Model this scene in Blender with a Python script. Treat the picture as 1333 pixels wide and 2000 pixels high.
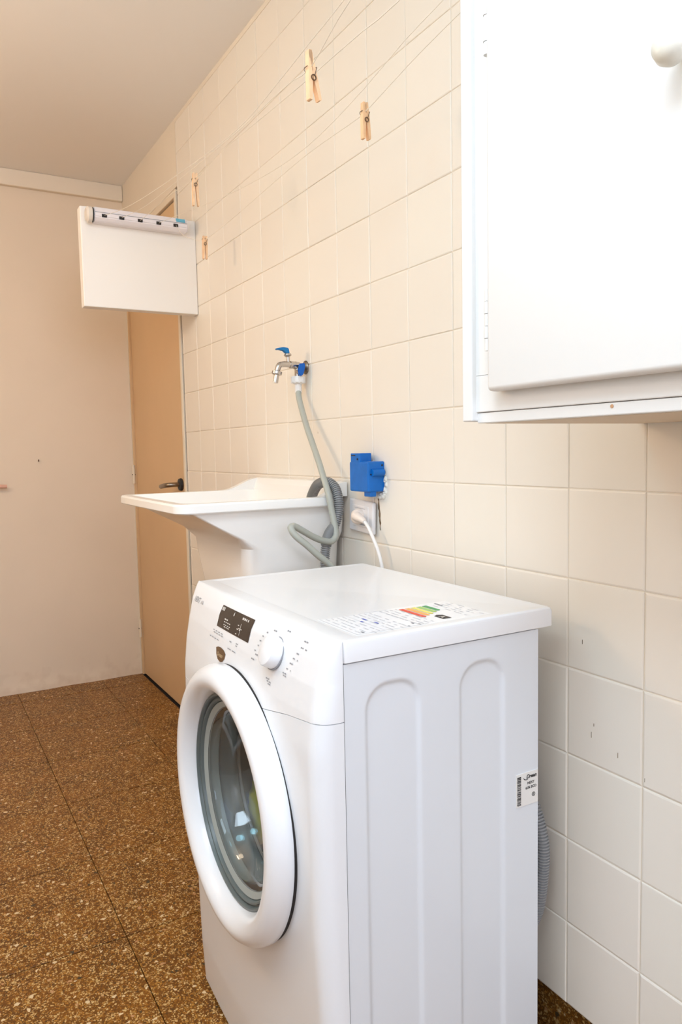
import bpy, bmesh, math, random
from mathutils import Vector, Matrix
random.seed(7)
S = bpy.context.scene
for o in list(bpy.data.objects): bpy.data.objects.remove(o)
C = bpy.context.scene.collection
PI = math.pi

# ---------------------------------------------------------------- camera
F_PX, YAW, PITCH, ROLL = 1455.67, -0.5198, -0.0832, -0.0202
CAM = Vector((-0.9347, -0.7272, 1.0932))
def cam_axes():
    cy, sy, cp, sp, cr, sr = math.cos(YAW), math.sin(YAW), math.cos(PITCH), math.sin(PITCH), math.cos(ROLL), math.sin(ROLL)
    f = Vector((-sy*cp, cy*cp, sp)); r = Vector((cy, sy, 0)); u = r.cross(f)
    return r*cr + u*sr, -r*sr + u*cr, f
r_, u_, f_ = cam_axes()
cd = bpy.data.cameras.new('camera'); cam = bpy.data.objects.new('camera', cd); C.objects.link(cam)
cam.matrix_world = Matrix(((r_.x, u_.x, -f_.x, CAM.x), (r_.y, u_.y, -f_.y, CAM.y), (r_.z, u_.z, -f_.z, CAM.z), (0, 0, 0, 1)))
cd.sensor_fit = 'VERTICAL'; cd.sensor_height = 36; cd.lens = F_PX/2000*36; cd.clip_start = 0.02
S.camera = cam

# ---------------------------------------------------------------- world, lights, exposure
W = bpy.data.worlds.new('sky'); S.world = W; W.use_nodes = True
W.node_tree.nodes['Background'].inputs[0].default_value = (0.80, 0.88, 1.0, 1)
W.node_tree.nodes['Background'].inputs[1].default_value = 1.0
S.view_settings.view_transform = 'Standard'; S.view_settings.look = 'None'
S.view_settings.exposure = -0.24; S.view_settings.gamma = 1.0; S.view_settings.use_curve_mapping = False
def area(name, loc, target, sx, sy, power, col):
    l = bpy.data.lights.new(name, 'AREA'); l.shape = 'RECTANGLE'; l.size = sx; l.size_y = sy; l.energy = power; l.color = col
    o = bpy.data.objects.new(name, l); C.objects.link(o); o.location = loc
    o.rotation_euler = (Vector(target) - Vector(loc)).to_track_quat('-Z', 'Y').to_euler()
    return o
def point_fill(name, loc, r, power, col):
    l = bpy.data.lights.new(name, 'POINT'); l.energy = power; l.color = col; l.shadow_soft_size = r
    o = bpy.data.objects.new(name, l); C.objects.link(o); o.location = loc
area('rear_window_daylight', (-0.95, -3.34, 1.72), (-0.95, -1.56, 2.5), 1.5, 1.1, 52.80, (0.712, 0.827, 1.070))
area('side_window_daylight', (-1.83, -0.35, 1.6), (0, -0.35, 1.55), 1.2, 1.1, 3.20, (0.750, 0.853, 1.070))
area('added_overhead_fill', (-1.2, -0.6, 2.33), (-1.2, -0.6, 0), 0.9, 0.9, 28.80, (0.740, 0.900, 1.060))  # unseen overhead fill, added to brighten the washer top
point_fill('added_warm_fill', (-1.6, 1.4, 1.75), 0.12, 21.00, (1.000, 0.752, 0.535))  # unseen light added out of view to warm the far end
point_fill('added_cool_fill', (-1.3, 0.5, 2.1), 0.15, 7.2, (0.36, 0.80, 1.0))  # added cool fill from out of view for the tiles and ceiling

# ---------------------------------------------------------------- helpers
def lin(c):
    return tuple(((v/255)/12.92 if v/255 <= 0.04045 else ((v/255+0.055)/1.055)**2.4) for v in c)
def mat(name, rgb, rough=0.5, metal=0.0, bump=0.0, bscale=60, var=0.0, vscale=6, coat=0.0, transmission=0.0, ior=1.45, spec=0.5):
    m = bpy.data.materials.new(name); m.use_nodes = True
    nt = m.node_tree; b = nt.nodes['Principled BSDF']
    c = lin(rgb) + (1,)
    b.inputs['Base Color'].default_value = c; b.inputs['Roughness'].default_value = rough; b.inputs['Metallic'].default_value = metal
    b.inputs['Coat Weight'].default_value = coat; b.inputs['Transmission Weight'].default_value = transmission; b.inputs['IOR'].default_value = ior
    b.inputs['Specular IOR Level'].default_value = spec
    tc = nt.nodes.new('ShaderNodeTexCoord')
    if var > 0:
        n = nt.nodes.new('ShaderNodeTexNoise'); n.inputs['Scale'].default_value = vscale; n.inputs['Detail'].default_value = 5
        nt.links.new(tc.outputs['Object'], n.inputs['Vector'])
        r = nt.nodes.new('ShaderNodeValToRGB'); r.color_ramp.elements[0].position = 0.35; r.color_ramp.elements[1].position = 0.65
        r.color_ramp.elements[0].color = tuple(v*(1-var) for v in c[:3]) + (1,); r.color_ramp.elements[1].color = c
        nt.links.new(n.outputs['Fac'], r.inputs['Fac']); nt.links.new(r.outputs['Color'], b.inputs['Base Color'])
    if bump > 0:
        n2 = nt.nodes.new('ShaderNodeTexNoise'); n2.inputs['Scale'].default_value = bscale; n2.inputs['Detail'].default_value = 4
        nt.links.new(tc.outputs['Object'], n2.inputs['Vector'])
        bp = nt.nodes.new('ShaderNodeBump'); bp.inputs['Strength'].default_value = bump; bp.inputs['Distance'].default_value = 0.002
        nt.links.new(n2.outputs['Fac'], bp.inputs['Height']); nt.links.new(bp.outputs['Normal'], b.inputs['Normal'])
    return m

def obj(name, bm, m, parent=None, smooth=False, angle=None):
    me = bpy.data.meshes.new(name)
    if isinstance(bm, bmesh.types.BMesh):
        bmesh.ops.recalc_face_normals(bm, faces=bm.faces[:]); bm.to_mesh(me); bm.free()
    else:
        me = bm
    if m is not None and len(me.materials) == 0: me.materials.append(m)
    if smooth: me.polygons.foreach_set('use_smooth', [True]*len(me.polygons))
    o = bpy.data.objects.new(name, me); C.objects.link(o)
    if parent is not None:
        o.parent = parent; o.matrix_parent_inverse = parent.matrix_world.inverted() if False else Matrix.Translation(-Vector(parent.location))
    if smooth and angle:
        me.set_sharp_from_angle(angle=angle)
    return o
def thing(name, label, cat, loc=(0,0,0), group=None):
    o = bpy.data.objects.new(name, None); C.objects.link(o); o.location = loc; o.empty_display_size = 0.05
    o['label'] = label; o['category'] = cat
    if group: o['group'] = group
    return o
def tag(o, label, cat, group=None):
    o['label'] = label; o['category'] = cat
    if group: o['group'] = group
    return o
def struct(o): o['kind'] = 'structure'; return o
def box(bm, x0, x1, y0, y1, z0, z1, bev=0.0, seg=2):
    r = bmesh.ops.create_cube(bm, size=1.0); vs = r['verts']
    for v in vs: v.co = Vector(((x0+x1)/2 + v.co.x*(x1-x0), (y0+y1)/2 + v.co.y*(y1-y0), (z0+z1)/2 + v.co.z*(z1-z0)))
    if bev > 0:
        es = list({e for v in vs for e in v.link_edges})
        r = bmesh.ops.bevel(bm, geom=es, offset=bev, segments=seg, affect='EDGES', profile=0.5)
        return r['verts']
    return vs
def bx(*a, **k):
    bm = bmesh.new(); box(bm, *a, **k); return bm
def frame_for(t):
    t = t.normalized(); a = Vector((0,0,1)) if abs(t.z) < 0.9 else Vector((1,0,0))
    n = t.cross(a).normalized(); return n, t.cross(n).normalized()
def tube(bm, pts, rad, sides=12, cap=True):
    pts = [Vector(p) for p in pts]; n = len(pts); R = rad if hasattr(rad, '__len__') else [rad]*n
    t0 = (pts[1]-pts[0]).normalized(); N, B = frame_for(t0); rings = []; pt = t0
    for i, p in enumerate(pts):
        t = (pts[min(i+1, n-1)] - pts[max(i-1, 0)])
        t = t.normalized() if t.length > 1e-9 else pt
        q = pt.rotation_difference(t); N = (q @ N).normalized(); N = (N - t*N.dot(t)).normalized(); B = t.cross(N); pt = t
        rings.append([bm.verts.new(p + (N*math.cos(2*PI*k/sides) + B*math.sin(2*PI*k/sides))*R[i]) for k in range(sides)])
    for a, b in zip(rings, rings[1:]):
        for k in range(sides): bm.faces.new((a[k], a[(k+1) % sides], b[(k+1) % sides], b[k]))
    if cap: bm.faces.new(rings[0]); bm.faces.new(list(reversed(rings[-1])))
def catmull(P, step=0.004):
    P = [Vector(p) for p in P]; P = [P[0]*2-P[1]] + P + [P[-1]*2-P[-2]]; out = []
    for i in range(1, len(P)-2):
        a, b, c, d = P[i-1], P[i], P[i+1], P[i+2]
        t1 = max((b-a).length, 1e-6)**0.5; t2 = max((c-b).length, 1e-6)**0.5; t3 = max((d-c).length, 1e-6)**0.5
        m1 = (c-b) + t2*((b-a)/t1 - (c-a)/(t1+t2)); m2 = (c-b) + t2*((d-c)/t3 - (d-b)/(t2+t3))
        n = max(2, int((c-b).length/step))
        for k in range(n):
            s = k/n
            out.append(b*(2*s**3-3*s*s+1) + m1*(s**3-2*s*s+s) + c*(-2*s**3+3*s*s) + m2*(s**3-s*s))
    out.append(P[-2]); return out
def resample(pts, step):
    out = [pts[0]]; acc = 0; last = pts[0]
    for p in pts[1:]:
        while (p-last).length >= step:
            last = last + (p-last).normalized()*step; out.append(last)
    return out
def lathe(bm, prof, origin, axis='x', sides=64, close=False):
    """prof: list of (radius, offset along axis)"""
    O = Vector(origin); A = {'x': Vector((1,0,0)), 'y': Vector((0,1,0)), 'z': Vector((0,0,1))}[axis] if isinstance(axis, str) else Vector(axis).normalized()
    N, B = frame_for(A); rings = []
    for r, h in prof:
        if r < 1e-6: rings.append([bm.verts.new(O + A*h)])
        else: rings.append([bm.verts.new(O + A*h + (N*math.cos(2*PI*k/sides) + B*math.sin(2*PI*k/sides))*r) for k in range(sides)])
    prs = list(zip(rings, rings[1:])) + ([(rings[-1], rings[0])] if close else [])
    for a, b in prs:
        for k in range(sides):
            k2 = (k+1) % sides
            if len(a) == 1 and len(b) == 1: continue
            if len(a) == 1: bm.faces.new((a[0], b[k2], b[k]))
            elif len(b) == 1: bm.faces.new((a[k], a[k2], b[0]))
            else: bm.faces.new((a[k], a[k2], b[k2], b[k]))
def prism(bm, poly, axis, a0, a1):
    """poly: 2D points in the two other axes (x,z for 'y'; y,z for 'x'; x,y for 'z')"""
    def P(p, a): return {'y': (p[0], a, p[1]), 'x': (a, p[0], p[1]), 'z': (p[0], p[1], a)}[axis]
    v0 = [bm.verts.new(P(p, a0)) for p in poly]; v1 = [bm.verts.new(P(p, a1)) for p in poly]; n = len(poly)
    bm.faces.new(v0); bm.faces.new(list(reversed(v1)))
    for i in range(n): bm.faces.new((v0[i], v1[i], v1[(i+1) % n], v0[(i+1) % n]))
def rrect(x0, x1, y0, y1, r, n=6):
    r = max(1e-4, min(r, (x1-x0)/2-1e-4, (y1-y0)/2-1e-4)); out = []
    for cx, cy, a in ((x1-r, y1-r, 0), (x0+r, y1-r, 90), (x0+r, y0+r, 180), (x1-r, y0+r, 270)):
        for k in range(n+1):
            t = math.radians(a + 90*k/n); out.append((cx + r*math.cos(t), cy + r*math.sin(t)))
    return out
def loft(bm, loops, cap0=True, cap1=True):
    L = [[bm.verts.new(p) for p in lp] for lp in loops]; n = len(L[0])
    for a, b in zip(L, L[1:]):
        for k in range(n): bm.faces.new((a[k], a[(k+1) % n], b[(k+1) % n], b[k]))
    if cap0: bm.faces.new(list(reversed(L[0])))
    if cap1: bm.faces.new(L[-1])
def text_mesh(s, size, shear=0.0, spacing=1.0, bold=0.0):
    """flat text outlines as a mesh, origin at the left end of the base line"""
    cu = bpy.data.curves.new('writing', 'FONT'); cu.body = s; cu.size = size; cu.shear = shear; cu.space_character = spacing; cu.offset = bold
    cu.resolution_u = 3
    o = bpy.data.objects.new('writing', cu); C.objects.link(o); bpy.context.view_layer.update()
    me = bpy.data.meshes.new_from_object(o.evaluated_get(bpy.context.evaluated_depsgraph_get()))
    bpy.data.objects.remove(o); bpy.data.curves.remove(cu)
    bm = bmesh.new(); bm.from_mesh(me); bpy.data.meshes.remove(me); return bm
def join_bm(dst, src, fn):
    mp = {v: dst.verts.new(fn(v.co)) for v in src.verts}
    for f in src.faces:
        try: dst.faces.new([mp[v] for v in f.verts])
        except ValueError: pass
    src.free()

# ---------------------------------------------------------------- materials
def wall_paint(name, rgb, rough, stain=0.0):
    m = mat(name, rgb, rough, bump=0.10, bscale=9, var=0.03, vscale=3)
    return m
M = {}
M['tile'] = []
for i, c in enumerate([(243,234,221), (243,235,222), (242,233,220), (244,235,222)]):
    M['tile'].append(mat('painted_tile', c, 0.36, bump=0.16, bscale=14, var=0.02, vscale=4))
M['grout'] = mat('painted_grout', (238,226,208), 0.6)
M['plaster'] = mat('cream_plaster', (242,230,212), 0.7, bump=0.25, bscale=10, var=0.035, vscale=2.5)
M['ceiling'] = mat('ceiling_paint', (244,241,238), 0.8, bump=0.10, bscale=12)
M['door'] = mat('tan_door_paint', (226,190,146), 0.5, var=0.05, vscale=2.5, bump=0.05, bscale=20)
M['frame'] = mat('cream_frame_paint', (238,224,202), 0.45)
M['cab'] = mat('white_gloss_paint', (237,236,233), 0.35, bump=0.10, bscale=8)
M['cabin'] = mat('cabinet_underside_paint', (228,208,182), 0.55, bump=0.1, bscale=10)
M['boxwhite'] = mat('white_box_paint', (248,243,236), 0.5)
M['sink'] = mat('sink_plastic', (250,246,240), 0.26, coat=0.2)
M['washer'] = mat('washer_white_enamel', (237,238,240), 0.30, coat=0.25)
M['washer_side'] = mat('washer_steel_shaded', (226,229,233), 0.35, coat=0.1)  # greyer than the front enamel: the side's dimmer light put into its colour
M['washer_plastic'] = mat('washer_white_plastic', (239,239,240), 0.28, coat=0.2)
M['dark'] = mat('dark_gap', (38,34,32), 0.7)
M['rubber'] = mat('grey_rubber', (150,154,152), 0.5)
M['glassrim'] = mat('dark_grey_plastic', (96,104,102), 0.3)
M['glass'] = mat('door_glass_tinted', (228,234,234), 0.02, transmission=0.96, ior=1.5)
M['drum'] = mat('drum_steel', (120,120,122), 0.35, metal=0.8, bump=0.3, bscale=300)
M['display'] = mat('display_black', (62,52,46), 0.25, var=0.3, vscale=30)
M['print'] = mat('grey_print', (150,150,154), 0.6)
M['printlight'] = mat('light_print', (214,208,200), 0.6)
M['faint'] = mat('faint_print', (206,206,210), 0.5)
M['badge'] = mat('brown_badge', (104,76,48), 0.3)
M['black'] = mat('black_print', (40,38,38), 0.5)
M['label'] = mat('label_paper', (236,233,228), 0.5)
for n, c in (('red', (226,84,60)), ('orange', (246,178,94)), ('yellow', (240,226,110)), ('lime', (168,206,110)), ('green', (76,160,96)), ('printblue', (92,108,190))):
    M[n] = mat(n+'_print', c, 0.5)
M['chrome'] = mat('chrome', (196,190,184), 0.22, metal=1.0)
M['steel'] = mat('worn_steel', (150,138,124), 0.3, metal=1.0)
M['tapblue'] = mat('teal_blue_plastic', (16,122,186), 0.35)
M['valveblue'] = mat('deep_blue_plastic', (0,96,190), 0.35)
M['white_plastic'] = mat('white_plastic', (240,236,232), 0.35)
M['greyhose'] = mat('grey_hose_plastic', (176,178,168), 0.38)
M['corr'] = mat('corrugated_grey_plastic', (146,146,146), 0.42)
M['boxblue'] = mat('blue_junction_plastic', (0,108,196), 0.38, var=0.12, vscale=40, bump=0.3, bscale=60)
M['wood'] = mat('peg_wood', (252,206,160), 0.6, var=0.12, vscale=60, bump=0.2, bscale=200)
M['wire'] = mat('spring_wire', (120,100,84), 0.35, metal=0.9)
M['line'] = mat('clothes_line_white', (240,230,214), 0.5)
M['rack'] = mat('rack_white_plastic', (236,230,232), 0.3)
M['yellow_cloth'] = mat('yellow_cloth', (240,228,20), 0.9, bump=0.4, bscale=80)
M['white_cloth'] = mat('white_cloth', (226,222,206), 0.9, bump=0.4, bscale=80)
M['dirt'] = mat('dark_dirt', (138,114,88), 0.9, var=0.5, vscale=80)
M['plugp'] = mat('plug_cream_plastic', (240,226,214), 0.4)
M['outlet'] = mat('outlet_plastic', (232,228,228), 0.35)
M['glasswin'] = mat('window_frame_white', (240,240,238), 0.4)

def terrazzo(name, dark=1.0):
    m = bpy.data.materials.new(name); m.use_nodes = True; nt = m.node_tree; b = nt.nodes['Principled BSDF']
    L = nt.links.new; N = nt.nodes.new
    g = N('ShaderNodeNewGeometry')
    ns = N('ShaderNodeTexNoise'); ns.inputs['Scale'].default_value = 90; ns.inputs['Detail'].default_value = 3; L(g.outputs['Position'], ns.inputs['Vector'])
    mx = N('ShaderNodeVectorMath'); mx.operation = 'MULTIPLY_ADD'; mx.inputs[1].default_value = (0.008,)*3
    L(ns.outputs['Color'], mx.inputs[0]); L(g.outputs['Position'], mx.inputs[2])
    base = N('ShaderNodeTexNoise'); base.inputs['Scale'].default_value = 9; base.inputs['Detail'].default_value = 6; L(g.outputs['Position'], base.inputs['Vector'])
    br = N('ShaderNodeValToRGB'); e = br.color_ramp.elements
    e[0].position = 0.3; e[0].color = lin((92*dark,52*dark,6*dark))+(1,); e[1].position = 0.7; e[1].color = lin((134*dark,80*dark,14*dark))+(1,)
    L(base.outputs['Fac'], br.inputs['Fac'])
    col = br.outputs['Color']
    def layer(col, scale, thr, edge, cols, seedoff):
        off = N('ShaderNodeVectorMath'); off.operation = 'ADD'; off.inputs[1].default_value = (seedoff, seedoff*1.7, 0); L(mx.outputs[0], off.inputs[0])
        v = N('ShaderNodeTexVoronoi'); v.feature = 'DISTANCE_TO_EDGE'; v.inputs['Scale'].default_value = scale; L(off.outputs[0], v.inputs['Vector'])
        w = N('ShaderNodeTexVoronoi'); w.feature = 'F1'; w.inputs['Scale'].default_value = scale; L(off.outputs[0], w.inputs['Vector'])
        sep = N('ShaderNodeSeparateColor'); L(w.outputs['Color'], sep.inputs[0])
        # cell size varies: the edge threshold follows a random value of the cell
        ed = N('ShaderNodeMath'); ed.operation = 'MULTIPLY_ADD'; ed.inputs[1].default_value = 0.22; ed.inputs[2].default_value = edge; L(sep.outputs['Blue'], ed.inputs[0])
        g1 = N('ShaderNodeMath'); g1.operation = 'GREATER_THAN'; L(v.outputs['Distance'], g1.inputs[0]); L(ed.outputs[0], g1.inputs[1])
        g2 = N('ShaderNodeMath'); g2.operation = 'LESS_THAN'; L(sep.outputs['Red'], g2.inputs[0]); g2.inputs[1].default_value = thr
        mu = N('ShaderNodeMath'); mu.operation = 'MULTIPLY'; L(g1.outputs[0], mu.inputs[0]); L(g2.outputs[0], mu.inputs[1])
        cr = N('ShaderNodeValToRGB'); cr.color_ramp.interpolation = 'CONSTANT'; el = cr.color_ramp.elements
        while len(el) < len(cols): el.new(0.5)
        for i, (p, c) in enumerate(cols): el[i].position = p; el[i].color = lin((c[0]*dark, c[1]*dark*0.98, c[2]*dark*0.86))+(1,)
        L(sep.outputs['Green'], cr.inputs['Fac'])
        mc = N('ShaderNodeMix'); mc.data_type = 'RGBA'; L(mu.outputs[0], mc.inputs[0]); L(col, mc.inputs[6]); L(cr.outputs['Color'], mc.inputs[7])
        return mc.outputs[2]
    col = layer(col, 380, 0.66, 0.03, [(0, (176,118,44)), (0.35, (132,78,20)), (0.6, (212,170,116)), (0.8, (84,52,24))], 1.3)
    col = layer(col, 185, 0.62, 0.04, [(0, (218,180,128)), (0.28, (188,136,66)), (0.5, (226,192,146)), (0.68, (170,114,50)), (0.84, (92,62,34)), (0.9, (220,180,132))], 3.1)
    col = layer(col, 105, 0.08, 0.08, [(0, (238,212,188)), (0.6, (206,156,120)), (0.85, (74,60,44))], 5.7)
    L(col, b.inputs['Base Color'])
    b.inputs['Roughness'].default_value = 0.42; b.inputs['Specular IOR Level'].default_value = 0.35
    return m
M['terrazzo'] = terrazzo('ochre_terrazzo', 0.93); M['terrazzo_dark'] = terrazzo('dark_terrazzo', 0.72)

# ---------------------------------------------------------------- setting: shell
ZC, YF, XL, YB = 2.353, 2.947, -1.80, -3.35
TY, Z0, T = 2.115, 1.0226, 0.15                   # end of the tiled part, a joint height, tile pitch
fl = struct(obj('floor', bx(XL-0.1, 0.1, YB-0.1, YF+0.1, -0.08, -0.008), M['dark']))
# floor tiles
FT = 0.375; k = 0
base_tile = None
xs = [-0.575 + FT*i for i in range(-4, 2)] ; ys = [1.30 + FT*i for i in range(-13, 6)]
for i in xs:
    for j in ys:
        x0, x1, y0, y1 = max(i, XL), min(i+FT, 0.0), max(j, YB), min(j+FT, YF)
        if x1-x0 < 0.01 or y1-y0 < 0.01: continue
        g = 0.0009
        dz = random.uniform(-0.0004, 0.0)
        o = obj('tile', bx(x0+g, x1-g, y0+g*1.8, y1-g*1.8, -0.012, dz, bev=0.0008, seg=1), M['terrazzo'], fl)
struct(obj('ceiling', bx(XL-0.1, 0.1, YB-0.1, YF+0.1, ZC, ZC+0.1), M['ceiling']))

wr = struct(obj('wall_right', bx(0.0022, 0.12, YB-0.1, TY, 0.1226, 2.338), M['grout']))
TW = 0.0008
def tile_mesh(w, h, seed):
    rr = random.Random(seed); bm = bmesh.new()
    # cushion edged tile, face towards -x, origin at lower near corner of its pitch cell
    def loop(x, ins): return [(x, TW+ins, TW+ins), (x, w-TW-ins, TW+ins), (x, w-TW-ins, h-TW-ins), (x, TW+ins, h-TW-ins)]
    fx = [rr.uniform(-0.0004, 0.0004) for _ in range(4)]
    L = [loop(0.0035, 0), loop(0.0014, 0), loop(0.0005, 0.0010), [(p[0]+fx[i], p[1], p[2]) for i, p in enumerate(loop(0.0, 0.0030))]]
    loft(bm, L, cap0=False, cap1=True)
    bmesh.ops.recalc_face_normals(bm, faces=bm.faces[:])
    me = bpy.data.meshes.new('tile'); bm.to_mesh(me); bm.free(); return me
fulls = []
for s in range(8):
    me = tile_mesh(T, T, s); me.materials.append(M['tile'][s % 4]); fulls.append(me)
for c in range(-3, 15):
    y0 = c*T; w = T if c < 14 else TY - y0
    for r in range(-6, 9):
        z0 = Z0 + r*T; h = T if r < 8 else 2.338 - z0
        if w < 0.01 or h < 0.01: continue
        if c < 14 and r < 8: me = fulls[random.randrange(8)]
        else:
            me = tile_mesh(w, h, c*31+r); me.materials.append(M['tile'][random.randrange(4)])
        o = bpy.data.objects.new('tile', me); C.objects.link(o); o.parent = wr
        o.location = (random.uniform(-0.0004, 0.0004), y0 + random.uniform(-0.0003, 0.0003), z0 + random.uniform(-0.0003, 0.0003))
# plain tiles out of frame towards the rear of the room, joined
bm = bmesh.new()
for c in range(-23, -3):
    for r in range(-6, 9):
        z0 = Z0 + r*T; z1 = min(z0+T, 2.338); box(bm, 0.0, 0.0035, c*T+TW, c*T+T-TW, z0+TW, z1-TW, bev=0)
o = obj('tiles_behind_viewpoint', bm, M['tile'][0], wr); o['kind'] = 'stuff'; o.name = 'tile_field'
# plaster above tiles, around the door
bm = bmesh.new()
box(bm, 0.0005, 0.12, YB-0.1, TY, 2.338, ZC)
box(bm, 0.0005, 0.12, TY, YF+0.1, 2.106, ZC)
box(bm, 0.0005, 0.12, 2.932, YF+0.1, 0, 2.106)
box(bm, 0.030, 0.12, TY, 2.150, 0, 2.106)
o = obj('plaster', bm, M['plaster'], wr)
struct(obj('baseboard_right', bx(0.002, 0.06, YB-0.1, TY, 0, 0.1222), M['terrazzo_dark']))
obj('frame_gap_shade', bx(0.004, 0.03, TY, 2.127, 0.0, 2.106), M['dark'], wr)  # dark strip that paints the shade of the recess beside the frame

# far wall with a slightly proud beam under the ceiling
def rough_wall(x0, x1, z0, z1, y, th):
    bm = bmesh.new(); nx, nz = 60, 90; g = {}
    for i in range(nx+1):
        for j in range(nz+1):
            x = x0+(x1-x0)*i/nx; z = z0+(z1-z0)*j/nz
            t = max(0, 1-z/0.07)
            d = 0.010*t*t*(0.7+0.3*math.sin(x*23)) + 0.0012*math.sin(x*7+z*5)*math.sin(z*9+1) + 0.0006*math.sin(x*41+z*33)
            g[i, j] = bm.verts.new((x, y-d, z))
    for i in range(nx):
        for j in range(nz): bm.faces.new((g[i,j], g[i+1,j], g[i+1,j+1], g[i,j+1]))
    return bm
m = M['plaster_far'] = mat('cream_plaster_stained', (240,224,203), 0.7, bump=0.25, bscale=14, var=0.03, vscale=3)
nt = m.node_tree; b = nt.nodes['Principled BSDF']; g = nt.nodes.new('ShaderNodeNewGeometry'); sx = nt.nodes.new('ShaderNodeSeparateXYZ'); nt.links.new(g.outputs['Position'], sx.inputs[0])
n = nt.nodes.new('ShaderNodeTexNoise'); n.inputs['Scale'].default_value = 16; n.inputs['Detail'].default_value = 7; nt.links.new(g.outputs['Position'], n.inputs['Vector'])
ma = nt.nodes.new('ShaderNodeMath'); ma.operation = 'MULTIPLY_ADD'; nt.links.new(n.outputs['Fac'], ma.inputs[0]); ma.inputs[1].default_value = -0.30; nt.links.new(sx.outputs['Z'], ma.inputs[2])
mr = nt.nodes.new('ShaderNodeMapRange'); nt.links.new(ma.outputs[0], mr.inputs['Value']); mr.inputs['From Min'].default_value = -0.19; mr.inputs['From Max'].default_value = -0.08; mr.inputs['To Min'].default_value = 0.3; mr.inputs['To Max'].default_value = 0.0
mc = nt.nodes.new('ShaderNodeMix'); mc.data_type = 'RGBA'; nt.links.new(mr.outputs[0], mc.inputs[0])
src = b.inputs['Base Color'].links[0].from_socket; nt.links.new(src, mc.inputs[6]); mc.inputs[7].default_value = lin((176,142,108))+(1,); nt.links.new(mc.outputs[2], b.inputs['Base Color'])
wf = struct(obj('wall_far', bx(XL-0.1, 0.12, YF, YF+0.1, 0, ZC), M['plaster_far']))
obj('plaster', rough_wall(XL, -0.0, 0.0, 2.27, YF-0.001, 0.0), M['plaster_far'], wf, smooth=True)
struct(obj('trim_1', bx(XL, -0.0005, YF-0.028, YF, 2.282, ZC, bev=0.004), M['plaster']))

# walls behind and left of the viewpoint with their window openings
def wall_hole_x(name, x0, x1, ya, yb, ha, hb, za, zb):
    bm = bmesh.new()
    box(bm, x0, x1, ya, ha, 0, ZC); box(bm, x0, x1, hb, yb, 0, ZC); box(bm, x0, x1, ha, hb, 0, za); box(bm, x0, x1, ha, hb, zb, ZC)
    return struct(obj(name, bm, M['plaster']))
wall_hole_x('wall_left', XL-0.1, XL, YB-0.1, YF, -0.95, 0.25, 0.95, 2.15)
bm = bmesh.new(); ha, hb, za, zb = -1.72, -0.18, 1.15, 2.30
box(bm, XL, ha, YB-0.1, YB, 0, ZC); box(bm, hb, 0, YB-0.1, YB, 0, ZC); box(bm, ha, hb, YB-0.1, YB, 0, za); box(bm, ha, hb, YB-0.1, YB, zb, ZC)
struct(obj('wall_near', bm, M['plaster']))
bm = bmesh.new()
for z in (0.95, 2.12): box(bm, XL-0.07, XL-0.035, -0.95, 0.25, z, z+0.03)
for y in (-0.95, -0.365, 0.22): box(bm, XL-0.07, XL-0.035, y, y+0.03, 0.95, 2.15)
struct(obj('window_1', bm, M['glasswin']))
bm = bmesh.new()
for z in (1.15, 2.27): box(bm, -1.72, -0.18, YB-0.07, YB-0.035, z, z+0.03)
for x in (-1.72, -0.965, -0.21): box(bm, x, x+0.03, YB-0.07, YB-0.035, 1.15, 2.3)
struct(obj('window_2', bm, M['glasswin']))

# ---------------------------------------------------------------- door at the end of the tiled wall
dr = struct(obj('door_1', bx(0.010, 0.045, 2.158, 2.918, 0.004, 2.072, bev=0.002), M['door']))
bm = bmesh.new()
box(bm, -0.004, 0.055, 2.127, 2.150, 0, 2.10, bev=0.003); box(bm, 0.001, 0.055, 2.150, 2.932, 2.078, 2.106, bev=0.002)
obj('door_frame', bm, M['frame'], dr)
obj('hinge_jamb', bx(-0.001, 0.055, 2.921, 2.932, 0, 2.078, bev=0.002), M['door'], dr)
obj('door_shade_sheet', bx(0.046, 0.06, 2.150, 2.921, 0, 2.078), M['dark'], dr)  # dark sheet behind the leaf, painting shade into the gaps around it
bm = bmesh.new(); lathe(bm, [(0, 0.012), (0.024, 0.012), (0.026, 0.006), (0.024, -0.001), (0.012, -0.004), (0, -0.004)], (0.0, 2.222, 0.966), 'x', 24)
ro = obj('handle_plate', bm, M['black'], dr, smooth=True, angle=0.7)
bm = bmesh.new(); tube(bm, catmull([(-0.002, 2.222, 0.966), (-0.030, 2.222, 0.966), (-0.046, 2.230, 0.965), (-0.052, 2.262, 0.962), (-0.050, 2.31, 0.957)], 0.006), 0.0095, 12)
obj('door_handle', bm, M['steel'], dr, smooth=True, angle=0.8)
for z in (0.995, 0.235):
    bm = bmesh.new(); tube(bm, [(-0.004, 2.922, z-0.045), (-0.004, 2.922, z+0.045)], 0.007, 10); obj('hinge', bm, M['frame'], dr, smooth=True, angle=0.8)
    h = obj('hinge_gap', bx(-0.0118, 0.0035, 2.9185, 2.9245, z-0.004, z+0.001), M['dark'], dr)

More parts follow.
